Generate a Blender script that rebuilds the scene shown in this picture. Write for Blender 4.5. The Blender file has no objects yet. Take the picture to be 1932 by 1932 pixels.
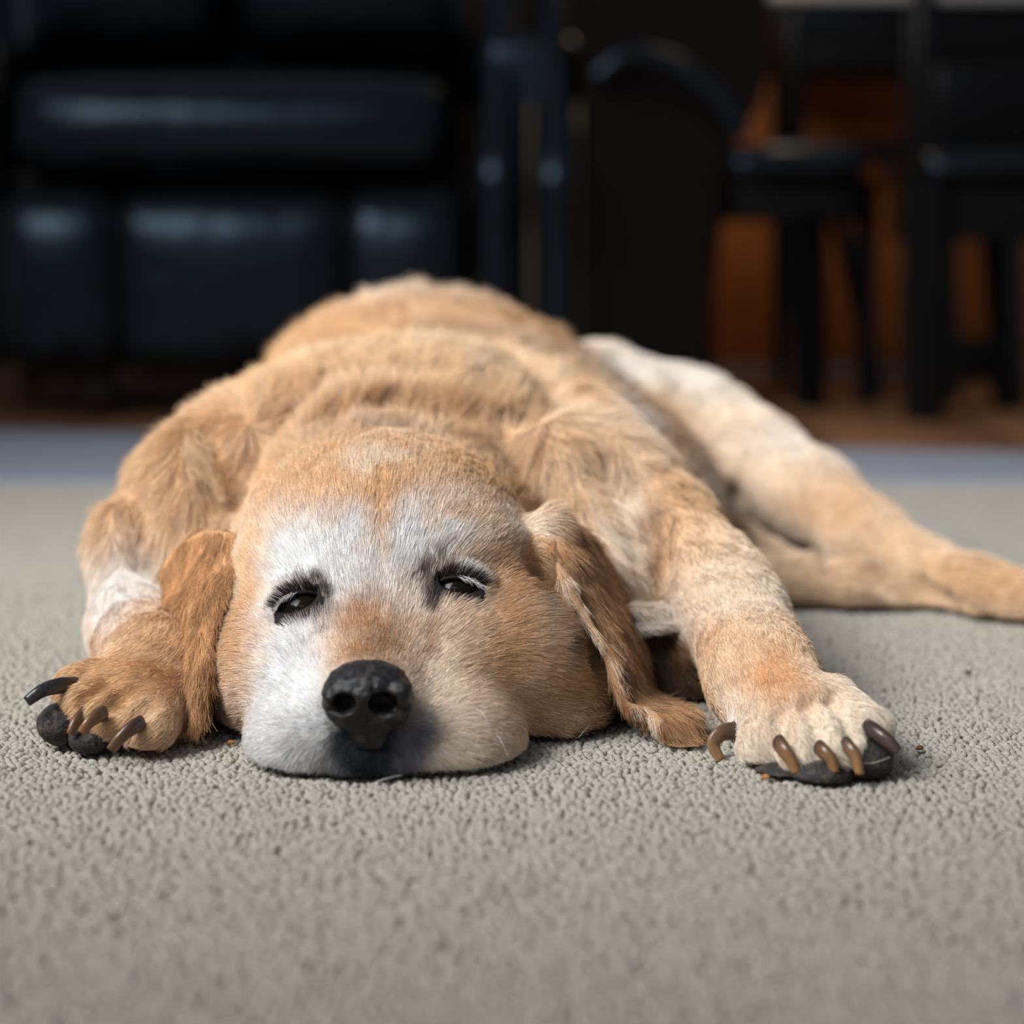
import bpy, bmesh, math, random
import numpy as np
from mathutils import Vector, Matrix

# ------------------------------------------------------------------ camera, light, exposure
FUR = True
S = bpy.context.scene
CAM_H = 0.25
PITCH = math.radians(7.585)
FPX = 4025.0
cam_d = bpy.data.cameras.new('camera')
cam_d.sensor_width = 24.0; cam_d.sensor_height = 24.0; cam_d.lens = 50.0
cam_d.clip_start = 0.02; cam_d.clip_end = 30
cam_d.dof.use_dof = True
cam_d.dof.focus_distance = 1.04
cam_d.dof.aperture_fstop = 2.6
cam = bpy.data.objects.new('camera', cam_d)
S.collection.objects.link(cam)
cam.location = (0, 0, CAM_H)
cam.rotation_euler = (math.pi/2 - PITCH, 0, 0)
S.camera = cam
S.view_settings.view_transform = 'Standard'
S.view_settings.look = 'None'
S.view_settings.gamma = 1.0
S.view_settings.use_curve_mapping = False
S.view_settings.exposure = 0.0
S.cycles.max_bounces = 6
S.cycles.diffuse_bounces = 3
S.cycles.use_denoising = True

world = bpy.data.worlds.new('world'); S.world = world
world.use_nodes = True
world.node_tree.nodes['Background'].inputs[0].default_value = (0.74, 0.80, 0.92, 1)
world.node_tree.nodes['Background'].inputs[1].default_value = 0.18

def area(name, loc, target, size, size_y, energy, color):
    l = bpy.data.lights.new(name, 'AREA'); l.shape = 'RECTANGLE'
    l.size = size; l.size_y = size_y; l.energy = energy; l.color = color
    o = bpy.data.objects.new(name, l); S.collection.objects.link(o)
    o.location = loc
    o.rotation_euler = (Vector(target) - Vector(loc)).to_track_quat('-Z', 'Y').to_euler()
    return o
w1 = area('window_light', (-1.25, 0.42, 1.70), (0.32, 1.78, 0.05), 1.3, 1.2, 17.5, (0.96, 0.98, 1.0))
w1.data.spread = math.radians(66)
area('window_light_behind', (-0.7, -1.6, 2.5), (0.1, 2.2, 0.2), 1.6, 0.7, 8, (0.72, 0.86, 1.0))

dl = bpy.data.lights.new('added_warm_fill', 'POINT'); dl.energy = 5.0; dl.color = (1.0, .72, .45); dl.shadow_soft_size = .12  # added warm fill to brighten the cabinet, no fixture stands here
dlo = bpy.data.objects.new('added_warm_fill', dl); S.collection.objects.link(dlo); dlo.location = (.36, 3.35, .95)
rng = np.random.default_rng(7)
random.seed(7)

# ------------------------------------------------------------------ helpers
cP, sP = math.cos(PITCH), math.sin(PITCH)
def W(px, py, Y):
    "world point on the view line of (px, py) at world distance Y"
    u = (px - 966.0)/FPX; v = (966.0 - py)/FPX
    dy = cP + v*sP; dz = -sP + v*cP
    t = Y/dy
    return np.array([u*t, Y, CAM_H + dz*t])
def Wz(px, z, Y):
    depth = Y*cP - (z - CAM_H)*sP
    return np.array([(px-966.0)/FPX*depth, Y, z])
def G(px, py):
    u = (px - 966.0)/FPX; v = (966.0 - py)/FPX
    dy = cP + v*sP; dz = -sP + v*cP
    t = -CAM_H/dz
    return np.array([u*t, dy*t, 0.0])
def lin(c):
    c = np.asarray(c, float)/255.0
    return np.where(c <= 0.04045, c/12.92, ((c+0.055)/1.055)**2.4)
def unit(v):
    v = np.asarray(v, float)
    return v/np.maximum(np.linalg.norm(v, axis=-1, keepdims=True), 1e-9)

class Noise:
    def __init__(s, seed, ch=1):
        r = np.random.default_rng(seed); s.n = 32
        s.g = r.uniform(-1, 1, (32, 32, 32, ch)).astype(np.float32)
    def __call__(s, P, scale):
        q = np.asarray(P)/scale + 100.37
        i = np.floor(q).astype(int); f = (q - i); f = f*f*(3-2*f)
        out = 0
        for dx in (0, 1):
            for dy in (0, 1):
                for dz in (0, 1):
                    w = (f[:, 0] if dx else 1-f[:, 0])*(f[:, 1] if dy else 1-f[:, 1])*(f[:, 2] if dz else 1-f[:, 2])
                    out = out + w[:, None]*s.g[(i[:, 0]+dx) % 32, (i[:, 1]+dy) % 32, (i[:, 2]+dz) % 32]
        return out

def mat(name, color, rough=0.6, spec=0.5, metallic=0.0, bump=None, ramp=None, attr=None, coat=0.0, sheen=0.0, tint=None):
    m = bpy.data.materials.new(name); m.use_nodes = True
    nt = m.node_tree; b = nt.nodes['Principled BSDF']
    b.inputs['Base Color'].default_value = (*color, 1)
    b.inputs['Roughness'].default_value = rough
    b.inputs['Specular IOR Level'].default_value = spec
    b.inputs['Metallic'].default_value = metallic
    b.inputs['Coat Weight'].default_value = coat
    if tint: b.inputs['Specular Tint'].default_value = (*tint, 1)
    b.inputs['Sheen Weight'].default_value = sheen
    tc = nt.nodes.new('ShaderNodeTexCoord')
    if attr:
        a = nt.nodes.new('ShaderNodeAttribute'); a.attribute_name = attr
        nt.links.new(a.outputs['Color'], b.inputs['Base Color'])
    if ramp:
        scale, stretch, c2, lo, hi = ramp
        mp = nt.nodes.new('ShaderNodeMapping'); mp.inputs['Scale'].default_value = stretch
        n = nt.nodes.new('ShaderNodeTexNoise'); n.inputs['Scale'].default_value = scale; n.inputs['Detail'].default_value = 5
        r = nt.nodes.new('ShaderNodeValToRGB')
        r.color_ramp.elements[0].position = lo; r.color_ramp.elements[0].color = (*color, 1)
        r.color_ramp.elements[1].position = hi; r.color_ramp.elements[1].color = (*c2, 1)
        nt.links.new(tc.outputs['Object'], mp.inputs['Vector']); nt.links.new(mp.outputs['Vector'], n.inputs['Vector'])
        nt.links.new(n.outputs['Fac'], r.inputs['Fac']); nt.links.new(r.outputs['Color'], b.inputs['Base Color'])
    if bump:
        scale, strength, dist = bump
        n = nt.nodes.new('ShaderNodeTexNoise'); n.inputs['Scale'].default_value = scale; n.inputs['Detail'].default_value = 4
        bp = nt.nodes.new('ShaderNodeBump'); bp.inputs['Strength'].default_value = strength; bp.inputs['Distance'].default_value = dist
        nt.links.new(tc.outputs['Object'], n.inputs['Vector'])
        nt.links.new(n.outputs['Fac'], bp.inputs['Height']); nt.links.new(bp.outputs['Normal'], b.inputs['Normal'])
    return m

def link(o, parent=None):
    S.collection.objects.link(o)
    if parent is not None: o.parent = parent
    return o
def mesh_obj(name, verts, faces, material=None, parent=None, smooth=True, cols=None):
    me = bpy.data.meshes.new(name)
    verts = np.asarray(verts, np.float32)
    if isinstance(faces, np.ndarray):
        k = faces.shape[1]
        me.vertices.add(len(verts)); me.vertices.foreach_set('co', verts.ravel())
        me.loops.add(faces.size); me.loops.foreach_set('vertex_index', faces.astype(np.int32).ravel())
        me.polygons.add(len(faces)); me.polygons.foreach_set('loop_start', np.arange(0, faces.size, k, dtype=np.int32))
        me.update(calc_edges=True)
    else:
        me.from_pydata([tuple(map(float, v)) for v in verts], [], faces)
    me.validate()
    if smooth: me.polygons.foreach_set('use_smooth', np.ones(len(me.polygons), bool))
    if cols is not None:
        at = me.color_attributes.new('col', 'FLOAT_COLOR', 'POINT')
        c4 = np.ones((len(verts), 4), np.float32); c4[:, :3] = cols
        at.data.foreach_set('color', c4.ravel())
    if material: me.materials.append(material)
    me.update()
    return link(bpy.data.objects.new(name, me), parent)
def empty(name, loc=(0, 0, 0)):
    o = bpy.data.objects.new(name, None); o.location = loc; o.empty_display_size = 0.05
    return link(o)
def tag(o, label=None, cat=None, group=None, kind=None):
    if label: o['label'] = label
    if cat: o['category'] = cat
    if group: o['group'] = group
    if kind: o['kind'] = kind
    return o

def rbox(name, c, size, bevel, material, parent=None, rotz=0, seg=3, puff=0.0, shear=None):
    "rounded box; puff swells the faces like a cushion"
    bm = bmesh.new(); bmesh.ops.create_cube(bm, size=1)
    for v in bm.verts: v.co = Vector((v.co.x*size[0], v.co.y*size[1], v.co.z*size[2]))
    bmesh.ops.bevel(bm, geom=bm.edges[:], offset=bevel, segments=seg, profile=0.5, affect='EDGES')
    if puff:
        bmesh.ops.subdivide_edges(bm, edges=[e for e in bm.edges if e.calc_length() > min(size)*0.5], cuts=9, use_grid_fill=True)
        for v in bm.verts:
            a, b_, c_ = (v.co[i]/(size[i]/2) for i in range(3))
            v.co.y += puff*np.sign(b_)*(1-a*a)*(1-c_*c_)*abs(b_)
            v.co.z += puff*0.6*np.sign(c_)*(1-a*a)*(1-b_*b_)*abs(c_)
    if shear:
        for v in bm.verts: v.co.x += shear[0]*(v.co.z/size[2]+.5); v.co.y += shear[1]*(v.co.z/size[2]+.5)
    me = bpy.data.meshes.new(name); bm.to_mesh(me); bm.free()
    me.polygons.foreach_set('use_smooth', np.ones(len(me.polygons), bool))
    me.materials.append(material)
    o = bpy.data.objects.new(name, me); o.location = c; o.rotation_euler = (0, 0, rotz)
    return link(o, parent)

def tube(pts, rads, n=12, cap=True, flat=None):
    "verts/faces of a tube through pts; flat = list of (side scale, up scale)"
    pts = np.asarray(pts, float); m = len(pts)
    T = unit(np.gradient(pts, axis=0))
    up = np.array([0, 0, 1.0]) if abs(T[0][2]) < 0.9 else np.array([0, 1.0, 0])
    V = []; F = []
    for i in range(m):
        s = unit(np.cross(T[i], up)); u = unit(np.cross(s, T[i])); up = u
        fs, fu = (1, 1) if flat is None else flat
        for k in range(n):
            a = 2*math.pi*k/n
            V.append(pts[i] + rads[i]*(math.cos(a)*s*fs + math.sin(a)*u*fu))
    for i in range(m-1):
        for k in range(n):
            F.append((i*n+k, i*n+(k+1) % n, (i+1)*n+(k+1) % n, (i+1)*n+k))
    if cap:
        F.append(tuple(range(n))[::-1]); F.append(tuple((m-1)*n+k for k in range(n)))
    return np.array(V), F
def catmull(P, n):
    P = np.asarray(P, float); m = len(P)
    Q = np.vstack([2*P[0]-P[1], P, 2*P[-1]-P[-2]])
    t = np.linspace(0, m-1-1e-9, n); i = np.floor(t).astype(int); f = (t-i)[:, None]
    a, b, c, d = Q[i], Q[i+1], Q[i+2], Q[i+3]
    return 0.5*((2*b)+(-a+c)*f+(2*a-5*b+4*c-d)*f*f+(-a+3*b-3*c+d)*f**3)

# ------------------------------------------------------------------ signed distance modelling
class Field:
    def __init__(s, xs, ys, zs):
        s.xs, s.ys, s.zs = [np.asarray(a, np.float32) for a in (xs, ys, zs)]
        s.shape = (len(xs), len(ys), len(zs))
        s.V = {}
    def arr(s, g):
        if g not in s.V: s.V[g] = np.full(s.shape, 0.3, np.float32)
        return s.V[g]
    def box(s, lo, hi):
        sl = []
        for a, l, h in zip((s.xs, s.ys, s.zs), lo, hi):
            i0 = max(0, np.searchsorted(a, l)-1); i1 = min(len(a), np.searchsorted(a, h)+1)
            if i1 <= i0: return None
            sl.append(slice(i0, i1))
        X, Y, Z = np.meshgrid(s.xs[sl[0]], s.ys[sl[1]], s.zs[sl[2]], indexing='ij')
        return tuple(sl), np.stack([X, Y, Z], -1)
def rotm(yaw=0, pitch=0, roll=0):
    return np.array(Matrix.Rotation(math.radians(yaw), 3, 'Z') @ Matrix.Rotation(math.radians(pitch), 3, 'X') @ Matrix.Rotation(math.radians(roll), 3, 'Y'))
def sd_ell(P, c, r, R):
    q = (P - c.astype(np.float32)) @ R.astype(np.float32)
    r = np.asarray(r, np.float32)
    k0 = np.linalg.norm(q/r, axis=-1); k1 = np.linalg.norm(q/(r*r), axis=-1)
    return k0*(k0-1.0)/np.maximum(k1, 1e-6)
def sd_cone(P, a, ra, b, rb):
    a = a.astype(np.float32); b = b.astype(np.float32)
    ba = b-a; h = np.clip(((P-a) @ ba)/float(ba @ ba), 0, 1)
    return np.linalg.norm(P - a - h[..., None]*ba, axis=-1) - (ra + (rb-ra)*h)
def smin(a, b, k):
    h = np.maximum(k-np.abs(a-b), 0)/k
    return np.minimum(a, b) - h*h*k*0.25
def smax(a, b, k): return -smin(-a, -b, k)

class Prim: pass
PR = []
def E(g, c, r, k=0.02, yaw=0, pitch=0, roll=0, col=None, flow=None, ln=0.02):
    p = Prim(); p.kind = 'e'; p.g = g; p.c = np.asarray(c, float); p.r = r; p.k = k; p.R = rotm(yaw, pitch, roll)
    p.col = col; p.flow = None if flow is None else unit(flow); p.ln = ln
    p.lo = p.c - max(r); p.hi = p.c + max(r); p.sub = False
    PR.append(p); return p
def C(g, a, ra, b, rb, k=0.015, col=None, flow=None, ln=0.012):
    p = Prim(); p.kind = 'c'; p.g = g; p.a = np.asarray(a, float); p.b = np.asarray(b, float); p.ra = ra; p.rb = rb; p.k = k
    p.col = col; p.flow = unit(p.b-p.a) if flow is None else unit(flow); p.ln = ln
    rr = max(ra, rb); p.lo = np.minimum(p.a, p.b)-rr; p.hi = np.maximum(p.a, p.b)+rr; p.sub = False
    PR.append(p); return p
def sub(p): p.sub = True; return p
def dist(p, P):
    return sd_ell(P, p.c, p.r, p.R) if p.kind == 'e' else sd_cone(P, p.a, p.ra, p.b, p.rb)
def build_field(F, prims, order, merge):
    for p in prims:
        m = p.k + 0.012
        bx = F.box(p.lo - m, p.hi + m)
        if bx is None: continue
        sl, P = bx
        A = F.arr(p.g); d = dist(p, P)
        A[sl] = smax(A[sl], -d, p.k) if p.sub else smin(A[sl], d, p.k)
    T = F.V[order[0]]
    for g in order[1:]:
        T = smin(T, F.V[g], merge[g])
    return T
def surface_nets(F, V):
    xs, ys, zs = F.xs, F.ys, F.zs
    ins = V < 0
    nx, ny, nz = V.shape
    cnt = np.zeros((nx-1, ny-1, nz-1), np.int8)
    for dx in (0, 1):
        for dy in (0, 1):
            for dz in (0, 1):
                cnt += ins[dx:nx-1+dx, dy:ny-1+dy, dz:nz-1+dz]
    act = (cnt > 0) & (cnt < 8)
    ci = np.argwhere(act); N = len(ci)
    idx = np.full(act.shape, -1, np.int32); idx[tuple(ci.T)] = np.arange(N)
    acc = np.zeros((N, 3)); wt = np.zeros(N)
    A = (xs, ys, zs)
    for ax in range(3):
        for o1 in (0, 1):
            for o2 in (0, 1):
                off = [0, 0, 0]; oth = [a for a in range(3) if a != ax]
                off[oth[0]] = o1; off[oth[1]] = o2
                i0 = ci + off; i1 = i0.copy(); i1[:, ax] += 1
                v0 = V[tuple(i0.T)]; v1 = V[tuple(i1.T)]
                m = (v0 < 0) != (v1 < 0)
                t = np.where(m, v0/np.where(m, v0-v1, 1), 0)
                p0 = np.stack([A[a][i0[:, a]] for a in range(3)], -1); p1 = np.stack([A[a][i1[:, a]] for a in range(3)], -1)
                acc[m] += (p0 + t[:, None]*(p1-p0))[m]; wt[m] += 1
    verts = acc/wt[:, None]
    quads = []
    for ax in range(3):
        sl0 = [slice(None)]*3; sl1 = [slice(None)]*3
        sl0[ax] = slice(0, -1); sl1[ax] = slice(1, None)
        a = ins[tuple(sl0)]; b = ins[tuple(sl1)]
        e = np.argwhere(a != b)
        oth = [q for q in range(3) if q != ax]
        ok = (e[:, oth[0]] > 0) & (e[:, oth[1]] > 0) & (e[:, oth[0]] < V.shape[oth[0]]-1) & (e[:, oth[1]] < V.shape[oth[1]]-1)
        e = e[ok]
        c = []
        for (o1, o2) in ((-1, -1), (0, -1), (0, 0), (-1, 0)):
            q = e.copy(); q[:, oth[0]] += o1; q[:, oth[1]] += o2
            c.append(idx[tuple(q.T)])
        Q = np.stack(c, -1)
        fl = ins[tuple(e.T)]
        if ax == 1: fl = ~fl
        Q[~fl] = Q[~fl][:, ::-1]
        quads.append(Q)
    return verts, np.vstack(quads)
def grid_normals(F, V, P):
    "gradient of the field at points P (trilinear)"
    def samp(Q):
        out = 0; ii = []; ff = []
        for a, A in enumerate((F.xs, F.ys, F.zs)):
            i = np.clip(np.searchsorted(A, Q[:, a])-1, 0, len(A)-2)
            ii.append(i); ff.append(np.clip((Q[:, a]-A[i])/(A[i+1]-A[i]), 0, 1))
        for dx in (0, 1):
            for dy in (0, 1):
                for dz in (0, 1):
                    w = (ff[0] if dx else 1-ff[0])*(ff[1] if dy else 1-ff[1])*(ff[2] if dz else 1-ff[2])
                    out = out + w*V[ii[0]+dx, ii[1]+dy, ii[2]+dz]
        return out
    h = 0.0022
    g = np.stack([samp(P+np.eye(3)[a]*h)-samp(P-np.eye(3)[a]*h) for a in range(3)], -1)
    return unit(g), samp(P)


# ------------------------------------------------------------------ the dog: body form
TAN = (216, 160, 104); LTAN = (229, 182, 133); CREAM = (240, 218, 192); WHITE = (242, 240, 238)
DTAN = (190, 138, 88); BROWN = (140, 98, 64)
BACK = (0.05, 1, 0.0)
# torso, from withers to rump
E('torso', Wz(730, .080, 1.315), (.122, .13, .088), .04, col=LTAN, flow=(0, 1, .1), ln=.026)
E('torso', Wz(800, .078, 1.42), (.145, .14, .098), .05, col=LTAN, flow=BACK, ln=.022)
E('torso', Wz(800, .088, 1.57), (.135, .13, .118), .05, col=TAN, flow=BACK, ln=.020)
E('torso', Wz(1010, .060, 1.55), (.13, .12, .085), .05, col=LTAN, flow=(.3, 1, 0), ln=.016)
E('torso', Wz(1120, .058, 1.43), (.088, .13, .072), .04, col=DTAN, flow=(.3, 1, -.1), ln=.014)
# loose neck and ruff behind the head
E('torso', Wz(720, .064, 1.19), (.098, .09, .072), .03, col=TAN, flow=(0, 1, .2), ln=.018)
# left-hand shoulder mass and upper arm
E('torso', Wz(400, .066, 1.25), (.052, .075, .074), .022, col=LTAN, flow=(-.3, -.2, -1), ln=.020)
E('torso', Wz(510, .080, 1.31), (.06, .08, .075), .03, col=LTAN, flow=(-.3, .6, .1), ln=.020)
# right-hand shoulder sheet
C('torso', Wz(1000, .085, 1.36), .060, Wz(1150, .055, 1.25), .050, .03, col=LTAN, flow=(.4, .2, -.7), ln=.022)
C('torso', W(1080, 930, 1.24), .045, W(1160, 1090, 1.17), .026, .02, col=LTAN, flow=(.3, -.1, -1), ln=.026)
C('torso', Wz(1060, .095, 1.34), .050, W(1235, 1005, 1.20), .032, .03, col=LTAN, ln=.018)
# head
E('head', Wz(722, .074, 1.125), (.080, .088, .070), .02, pitch=-8, col=TAN, flow=(0, 1, .5), ln=.010)
E('head', Wz(716, .062, 1.088), (.076, .070, .056), .02, col=TAN, flow=(0, 1, .3), ln=.009)
E('head', W(508, 1262, 1.055), (.027, .042, .036), .02, col=TAN, flow=(-.6, .8, -.3), ln=.010)
E('head', W(962, 1245, 1.055), (.043, .046, .044), .02, col=DTAN, flow=(.8, .7, -.2), ln=.010)
E('head', W(1040, 1318, 1.072), (.031, .044, .027), .02, col=DTAN, flow=(.9, .4, -.2), ln=.013)
E('head', W(484, 1306, 1.070), (.020, .030, .024), .018, col=LTAN, flow=(-.7, .6, -.3), ln=.011)
C('head', W(706, 1235, 1.045), .036, W(698, 1325, .985), .026, .02, col=TAN, flow=(0, 1, .35), ln=.006)
E('head', W(700, 1400, .990), (.050, .040, .026), .02, col=WHITE, flow=(0, .6, -.4), ln=.006)
E('head', W(570, 1400, .990), (.0275, .036, .027), .010, yaw=10, col=WHITE, flow=(-.5, .8, -.4), ln=.007)
E('head', W(858, 1393, .995), (.034, .040, .028), .010, yaw=-12, col=WHITE, flow=(.7, .7, -.4), ln=.007)
E('head', W(693, 1428, .962), (.022, .014, .016), .010, col=(70, 72, 80), flow=(0, .1, -1), ln=.006)
E('head', W(572, 1280, 1.03), (.026, .034, .032), .02, col=WHITE, flow=(-.5, .9, .1), ln=.007)
E('head', W(850, 1275, 1.03), (.031, .036, .034), .02, col=CREAM, flow=(.6, .9, .1), ln=.007)
# brows
E('head', W(590, 1040, 1.07), (.030, .024, .016), .018, roll=14, col=WHITE, flow=(-.5, .7, .5), ln=.008)
E('head', W(855, 1010, 1.07), (.032, .024, .016), .018, roll=6, col=WHITE, flow=(.5, .7, .5), ln=.008)
# shallow furrow between the brows and down the skull, hollow before the ears
sub(C('head', W(425, 1130, 1.085), .014, W(420, 1240, 1.075), .010, .010))
sub(C('head', W(1030, 1085, 1.062), .010, W(1110, 1230, 1.045), .008, .010))
# fluffy root of the right-hand ear
E('head', W(1040, 1030, 1.095), (.012, .020, .020), .018, col=TAN, flow=(.9, -.1, -.6), ln=.014)
# seat of the nose
sub(E('head', W(693, 1320, .945), (.0205, .018, .020), .004))
# left-hand foreleg (elbow, forearm, wrist)
C('legs', Wz(390, .060, 1.24), .045, W(285, 1030, 1.21), .032, .02, col=LTAN, flow=(-.2, -.1, -1), ln=.016)
C('legs', W(270, 1060, 1.21), .028, W(258, 1180, 1.16), .0245, .02, col=CREAM, flow=(0, -.3, -1), ln=.011)
C('legs', W(258, 1190, 1.15), .0245, W(300, 1262, 1.08), .0235, .015, col=LTAN, ln=.009)
# left-hand paw
wl = W(296, 1268, 1.075)
C('legs', W(272, 1236, 1.11), .023, wl, .0225, .02, col=TAN, ln=.008)
C('lpaw', wl, .0225, W(250, 1325, 1.04), .0215, .012, col=LTAN, flow=(-1, -.6, -.3), ln=.007)
C('lpaw', W(250, 1285, 1.06), .0165, W(148, 1300, 1.035), .0125, .006, col=LTAN, flow=(-1, -.3, -.2), ln=.007)
C('lpaw', W(245, 1305, 1.045), .0160, W(162, 1335, 1.016), .0125, .0035, col=LTAN, flow=(-1, -.5, -.4), ln=.007)
C('lpaw', W(262, 1318, 1.035), .0160, W(205, 1352, 1.004), .0125, .0030, col=LTAN, flow=(-.8, -.6, -.5), ln=.007)
C('lpaw', W(298, 1322, 1.04), .0160, W(280, 1372, 1.000), .0135, .0030, col=LTAN, flow=(-.6, -.7, -.5), ln=.007)
C('lpaw', W(318, 1305, 1.05), .0140, W(312, 1365, 1.025), .0120, .004, col=TAN, flow=(-.4, -.7, -.5), ln=.007)
# right-hand foreleg
C('legs', W(1235, 1020, 1.20), .032, W(1370, 1145, 1.13), .027, .025, col=LTAN, ln=.013)
C('legs', W(1310, 1095, 1.16), .030, W(1395, 1185, 1.10), .0255, .02, col=CREAM, ln=.010)
C('legs', W(1390, 1180, 1.105), .0250, W(1432, 1268, 1.05), .0230, .015, col=LTAN, ln=.008)
E('legs', W(1290, 1240, 1.15), (.03, .04, .035), .02, col=BROWN, flow=(.3, 0, -1), ln=.012)  # chest behind the ear, its deep shade painted as brown
E('legs', W(1236, 1148, 1.125), (.018, .020, .0060), .012, roll=6, col=CREAM, flow=(.6, 0, -1), ln=.010)
E('legs', W(1238, 1176, 1.118), (.016, .020, .0036), .004, roll=-6, col=WHITE, flow=(1, -.2, -.2), ln=.006)  # skin fold lip, its lit edge painted white
wr = W(1440, 1285, 1.04)
C('legs', W(1425, 1245, 1.065), .0225, wr, .0230, .02, col=TAN, ln=.007)
C('rpaw', wr, .0230, W(1515, 1362, .995), .0225, .012, col=LTAN, flow=(.3, -1, -.4), ln=.006)
C('rpaw', W(1470, 1345, 1.005), .0165, W(1447, 1412, .978), .0145, .005, col=CREAM, flow=(0, -.9, -.5), ln=.007)
C('rpaw', W(1498, 1345, 1.000), .0155, W(1517, 1422, .962), .0130, .0030, col=CREAM, flow=(.2, -.9, -.4), ln=.007)
C('rpaw', W(1530, 1342, 1.000), .0155, W(1580, 1412, .958), .0130, .0030, col=CREAM, flow=(.4, -.9, -.4), ln=.007)
C('rpaw', W(1560, 1330, 1.010), .0150, W(1632, 1380, .972), .0125, .0035, col=CREAM, flow=(.8, -.6, -.4), ln=.008)
C('rpaw', W(1425, 1345, 1.02), .012, W(1402, 1378, 1.005), .0075, .006, col=WHITE, flow=(-.3, -.8, -.3), ln=.008)
# hind legs
C('hind', Wz(1130, .092, 1.61), .072, W(1290, 852, 1.59), .055, .04, col=(220, 202, 180), ln=.014)
C('hind', W(1290, 852, 1.59), .055, W(1410, 890, 1.55), .042, .03, col=(220, 202, 180), ln=.012)
C('hind', W(1410, 890, 1.55), .042, W(1530, 940, 1.50), .032, .02, col=(220, 202, 180), ln=.010)
C('hind', W(1530, 940, 1.50), .032, W(1640, 1015, 1.45), .0245, .015, col=(218, 182, 144), ln=.010)
C('hind', W(1640, 1015, 1.45), .0245, W(1740, 1068, 1.41), .0190, .015, col=(218, 182, 144), ln=.010)
C('hind', W(1740, 1068, 1.41), .0190, W(1835, 1114, 1.37), .0215, .012, col=(218, 182, 144), ln=.010)
C('hind', W(1835, 1114, 1.37), .0215, W(2040, 1155, 1.33), .020, .012, col=(218, 182, 144), ln=.009)
C('hind2', Wz(1340, .030, 1.47), .032, W(1450, 1088, 1.41), .0215, .02, col=(218, 182, 144), ln=.009)
C('hind2', W(1450, 1088, 1.41), .0215, W(1610, 1103, 1.395), .0165, .015, col=(218, 182, 144), ln=.009)
C('hind2', W(1610, 1103, 1.395), .0165, W(1800, 1140, 1.385), .010, .012, col=(218, 182, 144), ln=.008)
# skin folds carved across the loose coat
def fold(g, pts, r=.006, k=.016):
    P = catmull([W(*p) for p in pts], 9)
    for a, b in zip(P[:-1], P[1:]): sub(C(g, a, r, b, r, k))
for p_ in []: pass

def axis(segs):
    out = [np.arange(a, b, h) for a, b, h in segs]
    return np.concatenate(out)
FX = axis([(-.30, -.262, .003), (-.262, .24, .0017), (.24, .50, .0035)])
FY = axis([(.925, 1.10, .0017), (1.10, 1.25, .0026), (1.25, 1.76, .004)])
FZ = axis([(-.006, .09, .0017), (.09, .22, .0028)])
F = Field(FX, FY, FZ)
ORDER = ['torso', 'hind', 'hind2', 'legs', 'head', 'lpaw', 'rpaw']
MERGE = {'hind': .014, 'hind2': .004, 'legs': .012, 'head': .008, 'lpaw': .014, 'rpaw': .014}
T = build_field(F, PR, ORDER, MERGE)
# eyes: found on the face along the sight line, orbit bulged round each, slit cut open
def field_at(Pq):
    return grid_normals(F, T, Pq)
def hit(px, py, y0=.93, y1=1.75):
    ys = np.linspace(y0, y1, 900); Q = np.array([W(px, py, y) for y in ys])
    d = trilin(Q); i = np.argmax(d < 0)
    return Q[i] if d[i] < 0 else Q[-1]
def trilin(Q, F=None, T=None):
    F = F or globals()['F']; T = globals()['T'] if T is None else T
    out = 0; ii = []; ff = []
    for a, A_ in enumerate((F.xs, F.ys, F.zs)):
        i = np.clip(np.searchsorted(A_, Q[:, a])-1, 0, len(A_)-2); ii.append(i); ff.append(np.clip((Q[:, a]-A_[i])/(A_[i+1]-A_[i]), 0, 1))
    for dx in (0, 1):
        for dy in (0, 1):
            for dz in (0, 1):
                out = out + (ff[0] if dx else 1-ff[0])*(ff[1] if dy else 1-ff[1])*(ff[2] if dz else 1-ff[2])*T[ii[0]+dx, ii[1]+dy, ii[2]+dz]
    return out
EYES = []
for (px, py, sgn, tilt) in ((561, 1137, -1, -20), (869, 1103, 1, 6)):
    h0 = hit(px, py); n0, _ = grid_normals(F, T, h0[None]); n0 = n0[0]
    print('eye', px, h0, n0)
    c = h0 - n0*.0085
    EYES.append((c, sgn, n0))
    for (r_, k_, sb) in ((.0128, .012, False), (.0100, .003, True)):
        p = Prim(); p.kind = 'e'; p.c = c + (h0-c)*(.0 if not sb else 1.3); r_ = .0121 if not sb else r_; p.r = (r_, r_, r_) if not sb else (.0110, .010, .0056); p.R = rotm(roll=tilt)
        bx = F.box(p.c-.03, p.c+.03); sl, Pq = bx; d = dist(p, Pq)
        T[sl] = smax(T[sl], -d, k_) if sb else smin(T[sl], d, k_)
def crease(pts, r=.003, k=.014, n=14):
    "a skin fold pressed into the surface along a run of sight points"
    H = np.array([hit(*p) for p in catmull([(a, b, 0) for a, b in pts], n)[:, :2]])
    for a, b in zip(H[:-1], H[1:]):
        if np.linalg.norm(a-b) > .08: continue
        p = Prim(); p.kind = 'c'; p.a, p.b, p.ra, p.rb = a, b, r, r
        bx = F.box(np.minimum(a, b)-r-k-.004, np.maximum(a, b)+r+k+.004)
        if bx is None: continue
        sl, Pq = bx; T[sl] = smax(T[sl], -dist(p, Pq), k)
crease([(712, 1060), (714, 1000), (716, 930), (716, 870)], .0001, .003)
crease([(560, 655), (700, 640), (880, 632), (1010, 690), (1100, 780)], .002, .030, 24)
crease([(610, 792), (700, 772), (810, 774), (910, 812), (990, 880), (1045, 965)], .0030, .016, 30)
crease([(400, 800), (425, 880), (425, 960), (415, 1030)], .004, .024)
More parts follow.
